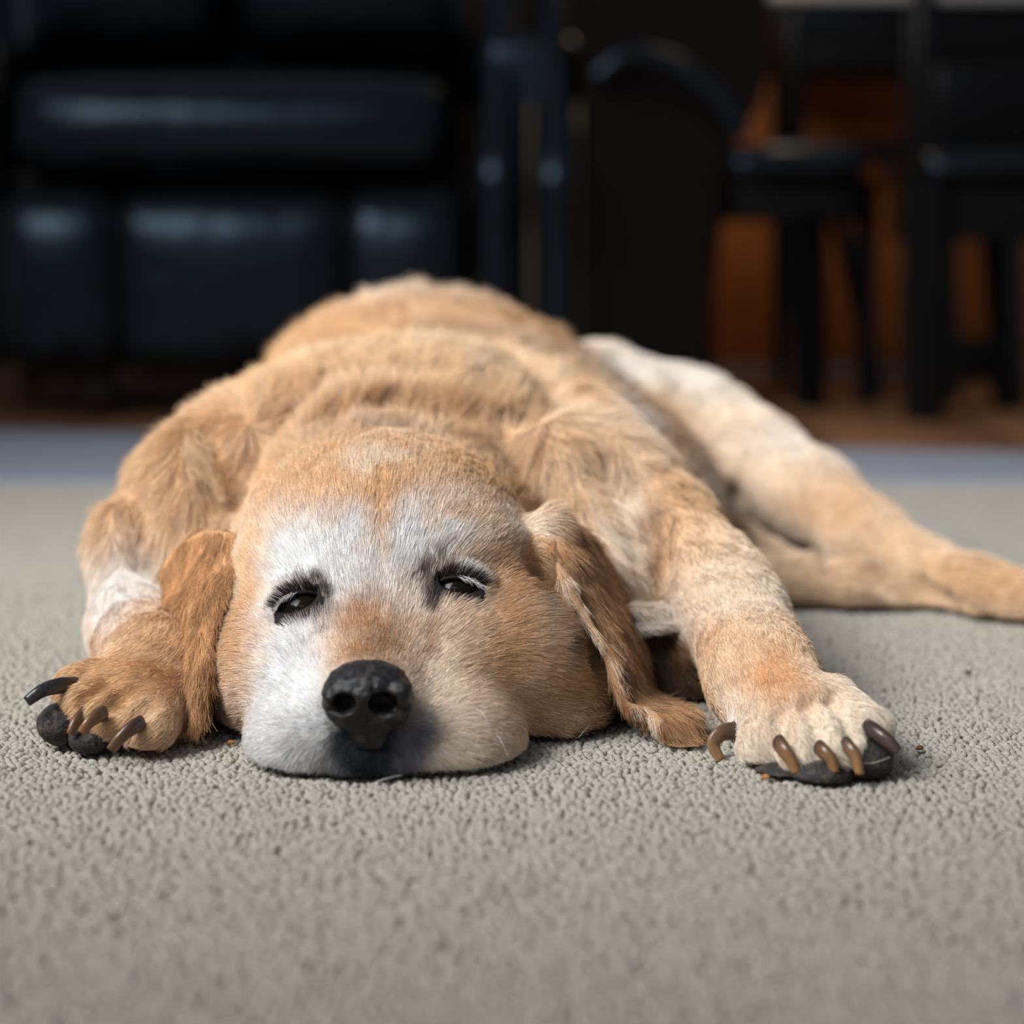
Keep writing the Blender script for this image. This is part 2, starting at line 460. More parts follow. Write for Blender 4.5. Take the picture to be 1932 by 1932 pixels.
crease([(600, 740), (520, 800), (470, 880), (450, 960)], .001, .020)
crease([(1130, 860), (1185, 930), (1215, 1020), (1225, 1110)], .004, .022)
crease([(250, 920), (270, 1000), (300, 1080)], .002, .020)
crease([(1470, 1345), (1484, 1385), (1488, 1425)], .0012, .007, 8)
crease([(1520, 1330), (1542, 1365), (1550, 1410)], .0012, .007, 8)
crease([(1565, 1320), (1592, 1350), (1608, 1395)], .0012, .007, 8)
crease([(215, 1285), (185, 1305), (158, 1322)], .0012, .007, 8)
crease([(240, 1310), (215, 1328), (188, 1345)], .0012, .007, 8)
crease([(292, 1318), (268, 1340), (246, 1366)], .0014, .007, 8)
crease([(1378, 930), (1388, 1000), (1440, 1018), (1520, 1036), (1620, 1070), (1720, 1112), (1800, 1152)], .0060, .010, 36)
# flattened where it lies on the carpet
T = smax(T, (-F.zs + 0.0015)[None, None, :] + np.zeros_like(T), .006)
bV, bF = surface_nets(F, T)
for _ in range(2):                                   # snap to the surface
    n_, d_ = grid_normals(F, T, bV)
    bV = bV - n_*np.clip(d_, -.002, .002)[:, None]
POS = [p for p in PR if not p.sub]

# coat colour: every muscle mass has its own tone, then shaped patches, a few of them painted shade
def G3(P, c, r, rot=None):
    q = (P - c)/np.asarray(r)
    return np.exp(-(q*q).sum(-1))
N1 = Noise(1, 3); N2 = Noise(2, 3); N3 = Noise(3, 3)
SPOT = [  # centre, radii, colour, strength
    (W(950, 900, 1.14), (.035, .05, .03), DTAN, .8),
    (W(545, 1060, 1.08), (.024, .022, .017), WHITE, 1.0), (W(640, 1040, 1.08), (.022, .022, .020), WHITE, .9),
    (W(800, 1020, 1.08), (.024, .022, .019), WHITE, .95), (W(900, 1030, 1.07), (.030, .022, .011), WHITE, .9),
    (W(705, 1120, 1.045), (.045, .045, .014), WHITE, .9),
    (W(900, 970, 1.08), (.028, .03, .007), TAN, .7),
    (W(980, 1040, 1.08), (.022, .05, .020), TAN, .8),
    (W(713, 1000, 1.085), (.0036, .03, .020), TAN, .6), (W(714, 930, 1.1), (.010, .03, .012), TAN, .8),
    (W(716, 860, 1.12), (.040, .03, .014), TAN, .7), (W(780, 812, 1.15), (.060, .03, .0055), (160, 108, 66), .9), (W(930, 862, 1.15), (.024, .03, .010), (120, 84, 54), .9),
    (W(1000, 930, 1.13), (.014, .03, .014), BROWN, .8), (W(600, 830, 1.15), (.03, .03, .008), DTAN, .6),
    (W(985, 990, 1.09), (.018, .03, .009), CREAM, .8), (W(760, 1040, 1.07), (.012, .02, .016), WHITE, .8),
    (W(470, 1050, 1.09), (.012, .03, .03), LTAN, .8), (W(700, 870, 1.12), (.022, .02, .006), CREAM, .6),
    (W(1275, 1255, 1.15), (.026, .05, .026), (98, 68, 44), 1), (W(1215, 1010, 1.19), (.007, .06, .03), (134, 92, 58), .9),  # first patch paints the deep shade on the chest between ear and leg
    (W(500, 1130, 1.06), (.006, .05, .020), WHITE, .5),
    (W(462, 1190, 1.07), (.012, .05, .045), TAN, .9),
    (W(548, 1260, 1.02), (.016, .06, .030), (220, 218, 216), 1.0), (W(575, 1390, .99), (.028, .06, .022), (228, 226, 224), 1.0),
    (W(880, 1200, 1.03), (.022, .06, .026), CREAM, .9), (W(870, 1340, 1.0), (.030, .06, .035), CREAM, .9),
    (W(960, 1160, 1.06), (.014, .05, .030), DTAN, .8), (W(985, 1290, 1.05), (.030, .06, .035), DTAN, .85),
    (W(690, 1195, 1.01), (.018, .045, .014), (172, 122, 82), .95), (W(712, 1222, .99), (.012, .04, .009), BROWN, .6),
    (W(806, 1200, 1.01), (.006, .04, .012), BROWN, .75),
    (W(770, 1110, 1.05), (.012, .03, .01), CREAM, .5),
    (W(600, 1106, 1.05), (.0060, .012, .0034), (58, 42, 36), 1), (W(606, 1135, 1.04), (.0042, .012, .0052), (52, 40, 36), .9),
    (W(560, 1108, 1.045), (.009, .012, .0024), (76, 60, 52), .8), (W(562, 1158, 1.04), (.012, .012, .0030), (84, 68, 60), .9),
    (W(808, 1088, 1.05), (.0058, .012, .0062), (58, 42, 36), 1), (W(818, 1118, 1.04), (.0050, .012, .0058), (60, 46, 38), .9),
    (W(834, 1056, 1.055), (.0036, .012, .0058), (96, 80, 72), .8), (W(885, 1070, 1.045), (.011, .012, .0022), (70, 56, 48), .8),
    (W(878, 1126, 1.04), (.012, .012, .0030), (84, 66, 54), .9), (W(928, 1105, 1.05), (.0040, .012, .0034), (64, 50, 44), .8),
    (W(1034, 1120, 1.05), (.0060, .014, .016), (64, 50, 44), .5), (W(1085, 1215, 1.05), (.006, .014, .010), (70, 52, 42), .8),  # dark hairs plus painted shade of the gap before the right-hand ear
    (W(428, 1160, 1.05), (.006, .014, .018), (64, 50, 44), .8),  # painted shade of the gap between left-hand ear and cheek
    (W(693, 1405, .955), (.022, .03, .014), (26, 27, 32), 1), (W(697, 1445, .950), (.0250, .03, .016), (30, 33, 41), 1),
    (W(640, 1462, .96), (.03, .03, .0035), (120, 124, 150), .6), (W(770, 1440, .96), (.008, .02, .02), (120, 118, 130), .6),
    (W(420, 960, 1.18), (.010, .05, .05), (196, 138, 86), .8),
    (W(215, 1000, 1.2), (.012, .06, .035), TAN, .7), (W(220, 1120, 1.18), (.03, .06, .025), WHITE, .7),
    (W(300, 1262, 1.06), (.022, .03, .010), DTAN, .7), (W(235, 1240, 1.06), (.02, .03, .010), TAN, .6),
    (W(1445, 1270, 1.03), (.022, .03, .012), (206, 142, 86), .9), (W(1400, 1120, 1.13), (.03, .05, .018), CREAM, .7),
    (W(1280, 960, 1.22), (.03, .08, .03), TAN, .5), (W(1165, 1000, 1.2), (.016, .08, .04), CREAM, .8),
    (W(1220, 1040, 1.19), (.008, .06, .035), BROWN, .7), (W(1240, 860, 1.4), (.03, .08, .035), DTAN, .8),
    (W(1000, 640, 1.5), (.10, .08, .022), TAN, .7), (W(700, 590, 1.55), (.10, .10, .02), (206, 150, 98), .7),
    (W(820, 545, 1.6), (.09, .08, .014), CREAM, .6), (W(1250, 690, 1.55), (.09, .08, .018), (226, 216, 204), .8),
    (W(1200, 790, 1.5), (.02, .08, .04), WHITE, .5), (W(1390, 850, 1.5), (.05, .1, .03), LTAN, .6), (W(1340, 950, 1.48), (.06, .1, .02), (222, 212, 200), .7),
    (W(560, 760, 1.25), (.06, .05, .018), (206, 150, 98), .6), (W(950, 790, 1.25), (.05, .08, .03), LTAN, .6),
    (W(1500, 830, 1.48), (.06, .1, .014), (222, 210, 196), .6), (W(1560, 960, 1.45), (.06, .06, .012), (206, 164, 124), .7), (W(1640, 960, 1.45), (.05, .06, .012), (208, 166, 126), .6),
    (W(1870, 1100, 1.33), (.04, .06, .012), TAN, .6),
]
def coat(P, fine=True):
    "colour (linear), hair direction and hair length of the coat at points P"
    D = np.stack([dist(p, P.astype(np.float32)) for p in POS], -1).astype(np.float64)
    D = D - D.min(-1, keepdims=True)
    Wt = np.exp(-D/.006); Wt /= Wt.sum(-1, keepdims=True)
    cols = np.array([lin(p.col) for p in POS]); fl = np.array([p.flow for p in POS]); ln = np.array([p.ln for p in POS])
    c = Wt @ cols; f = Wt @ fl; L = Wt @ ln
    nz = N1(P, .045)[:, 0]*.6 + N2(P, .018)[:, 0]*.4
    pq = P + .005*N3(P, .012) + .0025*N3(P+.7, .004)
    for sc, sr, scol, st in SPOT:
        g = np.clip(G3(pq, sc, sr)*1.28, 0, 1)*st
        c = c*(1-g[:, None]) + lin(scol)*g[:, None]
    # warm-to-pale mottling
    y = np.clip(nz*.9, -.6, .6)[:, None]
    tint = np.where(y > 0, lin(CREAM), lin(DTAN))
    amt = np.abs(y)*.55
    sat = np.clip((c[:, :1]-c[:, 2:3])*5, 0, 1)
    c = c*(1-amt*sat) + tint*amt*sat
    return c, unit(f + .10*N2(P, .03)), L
def snap(c):
    px = 966 + FPX*c[0]/((c[1])*cP - (c[2]-CAM_H)*sP); v = ((c[2]-CAM_H)*cP + c[1]*sP)/((c[1])*cP - (c[2]-CAM_H)*sP)
    h_ = hit(px, 966 - FPX*v)
    return h_ if abs(h_[1]-c[1]) < .16 else c
SPOT = [(snap(c), r, cl, st) for c, r, cl, st in SPOT]
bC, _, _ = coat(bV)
skin_m = mat('dog_skin_coat', (.5, .35, .2), rough=.85, spec=.2, attr='col', bump=(700, .35, .002))
dog = tag(empty('dog', (0.0, 1.2, 0)), 'old yellow dog with a white muzzle lying flat asleep on the beige carpet', 'dog')
bpy.context.view_layer.update()
def dpart(name, V, Fc, m, cols=None, parent=None, smooth=True):
    V = np.asarray(V, float)
    off = np.array(dog.location)
    o = mesh_obj(name, V - off, Fc, m, parent or dog, smooth, cols)
    return o
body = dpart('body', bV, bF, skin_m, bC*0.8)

# ------------------------------------------------------------------ ears
def ear_mesh(rows, thick, nu=26, nv=46):
    R = np.array([[W(*p) for p in r] for r in rows])
    A = np.array([catmull(r, nu) for r in R])              # along each row
    Gd = np.array([catmull(A[:, j], nv) for j in range(nu)]).transpose(1, 0, 2)
    du = np.gradient(Gd, axis=1); dv = np.gradient(Gd, axis=0)
    n = unit(np.cross(du, dv))
    e = np.linspace(-1, 1, nu)[None, :, None]; f_ = np.linspace(0, 1, nv)[:, None, None]
    th = thick*np.sqrt(np.clip(1-e**8, 0.02, 1))*np.sqrt(np.clip(1-(f_)**10, .03, 1))
    # gentle ripples
    rip = .0010*np.sin(np.linspace(0, 16, nv))[:, None, None]*np.abs(e)
    A_ = Gd + n*(th+rip); B_ = Gd - n*(th-rip)
    V = np.vstack([A_.reshape(-1, 3), B_.reshape(-1, 3)]); o = nu*nv; Fq = []
    for i in range(nv-1):
        for j in range(nu-1):
            a = i*nu+j
            Fq.append((a, a+1, a+nu+1, a+nu)); Fq.append((o+a, o+a+nu, o+a+nu+1, o+a+1))
    for i in range(nv-1):
        a = i*nu; Fq.append((a, a+nu, o+a+nu, o+a)); b = i*nu+nu-1; Fq.append((b, o+b, o+b+nu, b+nu))
    for j in range(nu-1):
        Fq.append((j, o+j, o+j+1, j+1)); a = (nv-1)*nu+j; Fq.append((a, a+1, o+a+1, o+a))
    return V, np.array(Fq)
LEAR = [
 [(302, 1085, 1.140), (340, 1035, 1.130), (395, 1005, 1.105), (452, 1010, 1.080)],
 [(312, 1135, 1.118), (348, 1100, 1.100), (396, 1080, 1.080), (440, 1092, 1.062)],
 [(334, 1192, 1.085), (360, 1172, 1.068), (390, 1160, 1.055), (414, 1160, 1.050)],
 [(354, 1250, 1.058), (370, 1245, 1.042), (386, 1240, 1.036), (398, 1235, 1.038)],
 [(354, 1315, 1.040), (366, 1318, 1.024), (380, 1312, 1.020), (392, 1305, 1.026)],
 [(356, 1362, 1.030), (366, 1370, 1.016), (376, 1368, 1.014), (386, 1360, 1.018)]]
REAR = [
 [(1085, 990, 1.125), (1070, 985, 1.105), (1050, 1000, 1.085), (1040, 1040, 1.068)],
 [(1138, 1055, 1.140), (1108, 1045, 1.105), (1078, 1062, 1.068), (1058, 1095, 1.062)],
 [(1184, 1140, 1.145), (1155, 1130, 1.105), (1118, 1140, 1.062), (1094, 1160, 1.056)],
 [(1214, 1215, 1.140), (1190, 1215, 1.095), (1158, 1218, 1.055), (1130, 1222, 1.050)],
 [(1224, 1290, 1.120), (1208, 1290, 1.080), (1184, 1288, 1.048), (1162, 1298, 1.042)],
 [(1262, 1322, 1.085), (1240, 1330, 1.055), (1212, 1336, 1.036), (1182, 1338, 1.034)],
 [(1308, 1345, 1.050), (1290, 1350, 1.035), (1265, 1360, 1.022), (1238, 1368, 1.022)],
 [(1322, 1372, 1.030), (1308, 1388, 1.018), (1280, 1394, 1.012), (1250, 1396, 1.014)]]
ears = []
for rows, lab, seed in ((LEAR, 'left-hand ear hanging down beside the cheek', 5), (REAR, 'right-hand ear folded down onto the carpet', 6)):
    V, Q = ear_mesh(rows, .0022 if seed == 5 else .0024)
    base = lin((212, 162, 114))*.9 if seed == 5 else lin((176, 134, 96))
    nn = Noise(seed, 1)(V, .012)
    cc = np.clip(base*(1+.25*nn), 0, 1)
    e = dpart('ear', V, Q, skin_m, cc); e['label'] = lab
    ears.append((e, V, Q, cc, rows))
# rolled front rim of the right-hand ear, tone mottled by noise
rim = catmull([W(*p) for p in [(1052, 1062, 1.062), (1070, 1105, 1.054), (1098, 1160, 1.048), (1128, 1205, 1.042), (1152, 1240, 1.040), (1166, 1290, 1.034), (1180, 1328, 1.028), (1220, 1345, 1.024), (1252, 1372, 1.016)]], 40)
rr = .0029*(1+.25*np.sin(np.linspace(0, 14, 40)))*np.linspace(1.15, .9, 40)*np.minimum(1, np.linspace(.25, 8, 40))
rV, rF = tube(rim, rr, 14)
rimc = np.repeat(lin((176, 138, 104))[None], len(rV), 0)*(1+.2*Noise(9)(rV, .01))
ear_rim = dpart('ear_rim', rV, rF, skin_m, rimc, parent=None)
ear_rim.parent = ears[1][0]

# ------------------------------------------------------------------ nose
def lin_ax(a, b, h): return np.arange(a, b, h)
nc = W(693, 1318, .951)
NF = Field(lin_ax(nc[0]-.030, nc[0]+.030, .0008), lin_ax(nc[1]-.030, nc[1]+.026, .0008), lin_ax(max(nc[2]-.030, .001), nc[2]+.028, .0008))
save, PR = PR, []
def nE(dx, dy, dz, r, k, **kw): return E('n', nc + np.array([dx, dy, dz]), r, k, **kw)
nE(0, 0, .003, (.0185, .016, .0125), .006)
nE(-.0105, -.001, -.001, (.0095, .012, .0115), .006)
nE(.0110, -.001, -.001, (.0098, .012, .0120), .006)
nE(0, .002, -.012, (.0115, .012, .0085), .006)
nE(.001, .003, -.019, (.008, .010, .006), .006)
nE(0, .006, .009, (.016, .013, .0070), .005)
nE(-.005, -.009, .009, (.0035, .0035, .003), .003); nE(.0005, -.010, .009, (.0028, .003, .003), .002); nE(.006, -.009, .0085, (.0035, .0035, .003), .003)
nE(.0150, -.0090, .0045, (.0058, .006, .0062), .002); nE(-.0150, -.0085, .0025, (.0045, .006, .005), .002)
sub(nE(-.0095, -.013, .0005, (.0054, .0090, .0046), .0022, roll=-10))
sub(nE(.0080, -.013, .0005, (.0066, .0095, .0054), .0022, roll=10))
sub(C('n', nc+np.array([-.0110, -.013, -.0030]), .0016, nc+np.array([-.0178, -.009, -.0035]), .0012, .002))
sub(C('n', nc+np.array([.0105, -.013, -.0035]), .0018, nc+np.array([.0190, -.008, -.0030]), .0012, .002))
sub(C('n', nc+np.array([-.0025, -.0135, .0085]), .0004, nc+np.array([-.0025, -.0135, .005]), .0004, .0012))
sub(C('n', nc+np.array([.0035, -.0140, .0095]), .0005, nc+np.array([.0030, -.0140, .005]), .0004, .0012))
NT = build_field(NF, PR, ['n'], {})
# groove down the middle, cut along the found front surface
pv = None
for (px, py) in ((691, 1352), (692, 1362), (693, 1372), (694, 1382), (695, 1392), (697, 1402), (698, 1412)):
    ys = np.linspace(nc[1]-.028, nc[1]+.02, 200); Q = np.array([W(px, py, y) for y in ys]); d = trilin(Q, NF, NT)
    if not (d < 0).any(): continue
    h_ = Q[np.argmax(d < 0)]
    if pv is not None:
        p = Prim(); p.kind = 'c'; p.a, p.b, p.ra, p.rb = pv, h_, .0008, .0008
        bx = NF.box(np.minimum(pv, h_)-.004, np.maximum(pv, h_)+.004); sl, Pq = bx
        NT[sl] = smax(NT[sl], -dist(p, Pq), .0012)
    pv = h_
PR = save
nV, nQ = surface_nets(NF, NT)
n_, d_ = grid_normals(NF, NT, nV)
nV = nV + n_*(.00055*Noise(21)(nV, .0028) + .00018*Noise(22)(nV, .0012))
nose_m = mat('nose_leather', (.007, .0066, .008), rough=.46, spec=.4, ramp=(160, (1, 1, 1), (.055, .042, .033), .50, .74), bump=(1400, .5, .0006))
nose = dpart('nose', nV, nQ, nose_m); nose['label'] = 'black crusted nose with a slight shine'

# ------------------------------------------------------------------ eyes and lids
eye_m = mat('eye_dark', (.010, .006, .004), rough=.10, spec=.12)
lid_m = mat('eyelid_skin', (.014, .011, .011), rough=.8, spec=.1, bump=(900, .4, .001))
def sphere_patch(c, r, u, v, n, lo, hi, thick=.0021, nt=40, nphi=14):
    "shell around hinge axis u between elevation functions lo(th), hi(th)"
    V = []
    for layer in (0, 1):
        rr_ = r + thick*layer
        for i in range(nt):
            th = math.radians(-86 + 172*i/(nt-1))
            for j in range(nphi):
                ph = lo(th) + (hi(th)-lo(th))*j/(nphi-1)
                V.append(c + rr_*(math.sin(th)*u + math.cos(th)*(math.cos(ph)*n + math.sin(ph)*v)))
    o = nt*nphi; Fq = []
    for i in range(nt-1):
        for j in range(nphi-1):
            a = i*nphi+j
            Fq.append((o+a, o+a+nphi, o+a+nphi+1, o+a+1)); Fq.append((a, a+1, a+nphi+1, a+nphi))
        for j in (0, nphi-1):
            a = i*nphi+j
            Fq.append((a, a+nphi, o+a+nphi, o+a))
    return np.array(V), Fq
LIDS = []; BV = bV.copy()
for (c, sgn, n0) in EYES:
    roll = math.radians(-22 if sgn < 0 else 8)
    n = unit(n0 + np.array([0, -1.0, .25])); u = unit(np.array([math.cos(roll), 0, -math.sin(roll)*-1]))
    if sgn < 0: u = unit(np.array([1, 0, math.tan(math.radians(20))]))
    else: u = unit(np.array([1, 0, math.tan(math.radians(-6))]))
    u = unit(u - n*(u@n)); v = np.cross(n, u); v = v if v[2] > 0 else -v
    R_ = .0118
    th = np.linspace(0, math.pi, 25)[:, None]; ph = np.linspace(0, 2*math.pi, 33)[:-1][None]
    sv = c + R_*np.stack([np.sin(th)*np.cos(ph), np.sin(th)*np.sin(ph), np.cos(th)+0*ph], -1).reshape(-1, 3)
    sf = [(i*32+j, (i+1)*32+j, (i+1)*32+(j+1) % 32, i*32+(j+1) % 32) for i in range(24) for j in range(32)]
    ey = dpart('eye', sv, sf, eye_m)
    gap_u = (24 if sgn < 0 else 17); gap_l = (-19 if sgn < 0 else -14)
    fu = lambda t, g=gap_u: math.radians(g)*max(0, math.cos(t))**.8 - math.radians(2)
    fl_ = lambda t, g=gap_l: math.radians(g)*max(0, math.cos(t))**.8 - math.radians(2)
    V1, F1 = sphere_patch(c, R_+.0003, u, v, n, fu, lambda t: math.radians(75))
    V2, F2 = sphere_patch(c, R_+.0003, u, v, n, fl_, lambda t: math.radians(-75))
    q = BV - c; m_ = (np.abs(q @ u) < .0135) & (q @ v < .0075) & (q @ v > -.0100) & (np.linalg.norm(q, axis=1) < .022)
    at = body.data.color_attributes['col']; buf = np.empty(len(BV)*4, np.float32); at.data.foreach_get('color', buf)
    buf = buf.reshape(-1, 4); buf[m_, :3] = (.016, .012, .011); at.data.foreach_set('color', buf.ravel())    # bare dark lid skin
    dpart('eyelid', V1, F1, lid_m); dpart('eyelid', V2, F2, lid_m)
    LIDS.append((c, u, v, n, R_+.0024, fu, fl_, sgn))

# ------------------------------------------------------------------ claws and pads
claw_m = mat('claw_horn', (.1, .07, .05), rough=.28, spec=.5, attr='col', bump=(260, .25, .001))
def claw(pts, r0, tipcol=(168, 122, 78), basecol=(60, 48, 44), squash=.72):
    P = catmull([W(*p) for p in pts], 16)
    t = np.linspace(0, 1, 16)
    rads = r0*(1 - .38*t**1.6)
    V, Fc = tube(P, rads, 12, flat=(squash, 1))
    tt = np.repeat(t, 12)[:, None]; aa = np.tile(np.arange(12), 16)[:, None]*2*math.pi/12
    col = lin(basecol)*(1-tt) + lin(tipcol)*tt
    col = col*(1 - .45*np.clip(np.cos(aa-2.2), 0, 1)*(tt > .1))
    return dpart('claw', V, Fc, claw_m, col)
DK = (70, 66, 70)
claw([(142, 1293, 1.024), (112, 1294, 1.012), (80, 1303, 1.004), (50, 1324, 1.000)], .0043, DK, (34, 34, 40), .8)
claw([(166, 1342, 1.004), (154, 1350, .998), (142, 1364, .993), (132, 1385, .990)], .0037, (150, 108, 70))
claw([(196, 1346, .992), (182, 1352, .987), (168, 1364, .983), (154, 1384, .981)], .0039, (170, 122, 74))
claw([(266, 1364, .988), (248, 1374, .982), (228, 1392, .979), (208, 1416, .977)], .0040, (126, 92, 62))
claw([(1468, 1400, .957), (1480, 1416, .951), (1492, 1434, .949), (1503, 1457, .949)], .0043, (190, 138, 88))
claw([(1545, 1410, .950), (1556, 1420, .945), (1568, 1434, .943), (1575, 1456, .943)], .0039, (176, 128, 84))
claw([(1594, 1402, .948), (1606, 1416, .943), (1616, 1432, .941), (1622, 1460, .941)], .0039, (184, 136, 90))
claw([(1636, 1372, .962), (1658, 1386, .954), (1678, 1402, .950), (1694, 1418, .949)], .0043, (96, 78, 68), (56, 44, 40), .8)
claw([(1386, 1378, 1.000), (1360, 1384, .996), (1346, 1405, .994), (1360, 1436, .992)], .0045, (196, 150, 104), (80, 66, 60), .6)
pad_m = mat('paw_pad', (.030, .026, .025), rough=.7, spec=.35, ramp=(220, (1, 1, 1), (.11, .08, .06), .5, .72), bump=(500, .8, .0016))
def pad(c, r, **kw):
    bm = bmesh.new(); bmesh.ops.create_icosphere(bm, subdivisions=3, radius=1)
    R = rotm(**kw); V = np.array([v.co[:] for v in bm.verts]); Fc = [tuple(v.index for v in f.verts) for f in bm.faces]; bm.free()
    V = (V*np.asarray(r)) @ R.T + c; V[:, 2] = np.maximum(V[:, 2], .0008)
    V = V + .0005*Noise(31, 3)(V, .004)
    return dpart('paw_pad', V, Fc, pad_m)
pad(W(114, 1366, 1.014), (.0115, .012, .0105), yaw=20)
pad(W(170, 1394, 1.002), (.0105, .012, .0075))
pad(W(1480, 1455, .968), (.014, .016, .007))
pad(W(1550, 1458, .955), (.015, .016, .008))
pad(W(1630, 1434, .962), (.014, .016, .0110))

# ------------------------------------------------------------------ fur
fur_m = bpy.data.materials.new('dog_fur'); fur_m.use_nodes = True
_nt = fur_m.node_tree; _b = _nt.nodes['Principled BSDF']
_a = _nt.nodes.new('ShaderNodeAttribute'); _a.attribute_name = 'col'
_nt.links.new(_a.outputs['Color'], _b.inputs['Base Color'])
_b.inputs['Roughness'].default_value = .55; _b.inputs['Specular IOR Level'].default_value = .25

def hair_obj(name, pts, rad, cols, parent, material=None, taper=True):
    "pts (n, k, 3) world, rad (n,), cols (n, 3): one hair curves object"
    n, k, _ = pts.shape
    hc = bpy.data.hair_curves.new(name)
    hc.add_curves([k]*n)
    off = np.array(dog.location)
    hc.attributes['position'].data.foreach_set('vector', (pts - off).astype(np.float32).ravel()) if 'position' in hc.attributes else hc.points.foreach_set('position', (pts-off).astype(np.float32).ravel())
    prof = np.linspace(1, .25, k) if taper else np.ones(k)
    ra = hc.attributes.get('radius') or hc.attributes.new('radius', 'FLOAT', 'POINT')
    ra.data.foreach_set('value', (rad[:, None]*prof[None]).astype(np.float32).ravel())
    ca = hc.attributes.new('col', 'FLOAT_COLOR', 'CURVE')
    c4 = np.ones((n, 4), np.float32); c4[:, :3] = cols
    ca.data.foreach_set('color', c4.ravel())
    hc.materials.append(material or fur_m)
    o = bpy.data.objects.new(name, hc)
    o['kind'] = 'stuff'
    return link(o, parent)

def sample(V, Q, n, weight=None):
    tri = np.vstack([Q[:, [0, 1, 2]], Q[:, [0, 2, 3]]])
    a, b, c = V[tri[:, 0]], V[tri[:, 1]], V[tri[:, 2]]
    ar = np.linalg.norm(np.cross(b-a, c-a), axis=1)
    if weight is not None: ar = ar*weight((a+b+c)/3)
    t = rng.choice(len(tri), n, p=ar/ar.sum())
    u = rng.random(n); v = rng.random(n); m = u+v > 1; u[m] = 1-u[m]; v[m] = 1-v[m]
    P = a[t] + u[:, None]*(b-a)[t] + v[:, None]*(c-a)[t]
    return P, tri[t]

CAMP = np.array([0, 0, CAM_H])
NB = 600000
def wt(P):
    d = np.linalg.norm(P-CAMP, axis=1)
    w = (1.0/d)**3.2
    w[P[:, 2] < .0045] = 0
    w[(P[:, 1] < 1.16) & (P[:, 0] < .06) & (P[:, 0] > -.16)] *= 1.5
    return w
def grow(P, nrm, f, L, cols, lift, clump, seed, k=5, droop=.25, mess=1.0):
    n = len(P)
    f = f - nrm*(f*nrm).sum(1, keepdims=True)
    f = unit(f + 1e-6)
    cl = Noise(seed, 3)(P, clump) ; cl2 = Noise(seed+1, 3)(P, clump*.35)
    r = rng.normal(size=(n, 3))
    d = unit(f + nrm*lift[:, None] + mess*(.20*cl + .16*cl2 + .10*r))
    d2 = unit(f + nrm*(lift*.35)[:, None] + mess*(.42*cl + .30*cl2 + .16*r) - np.array([0, 0, droop]))
    t = np.linspace(0, 1, k)[None, :, None]
    pts = P[:, None] + L[:, None, None]*(d[:, None]*t*(1-.5*t) + d2[:, None]*t*t*.5)
    base = P[:, None] + L[:, None, None]*f[:, None]*t
    pts[:, :, 2] = np.maximum(pts[:, :, 2], .0012)
    return pts
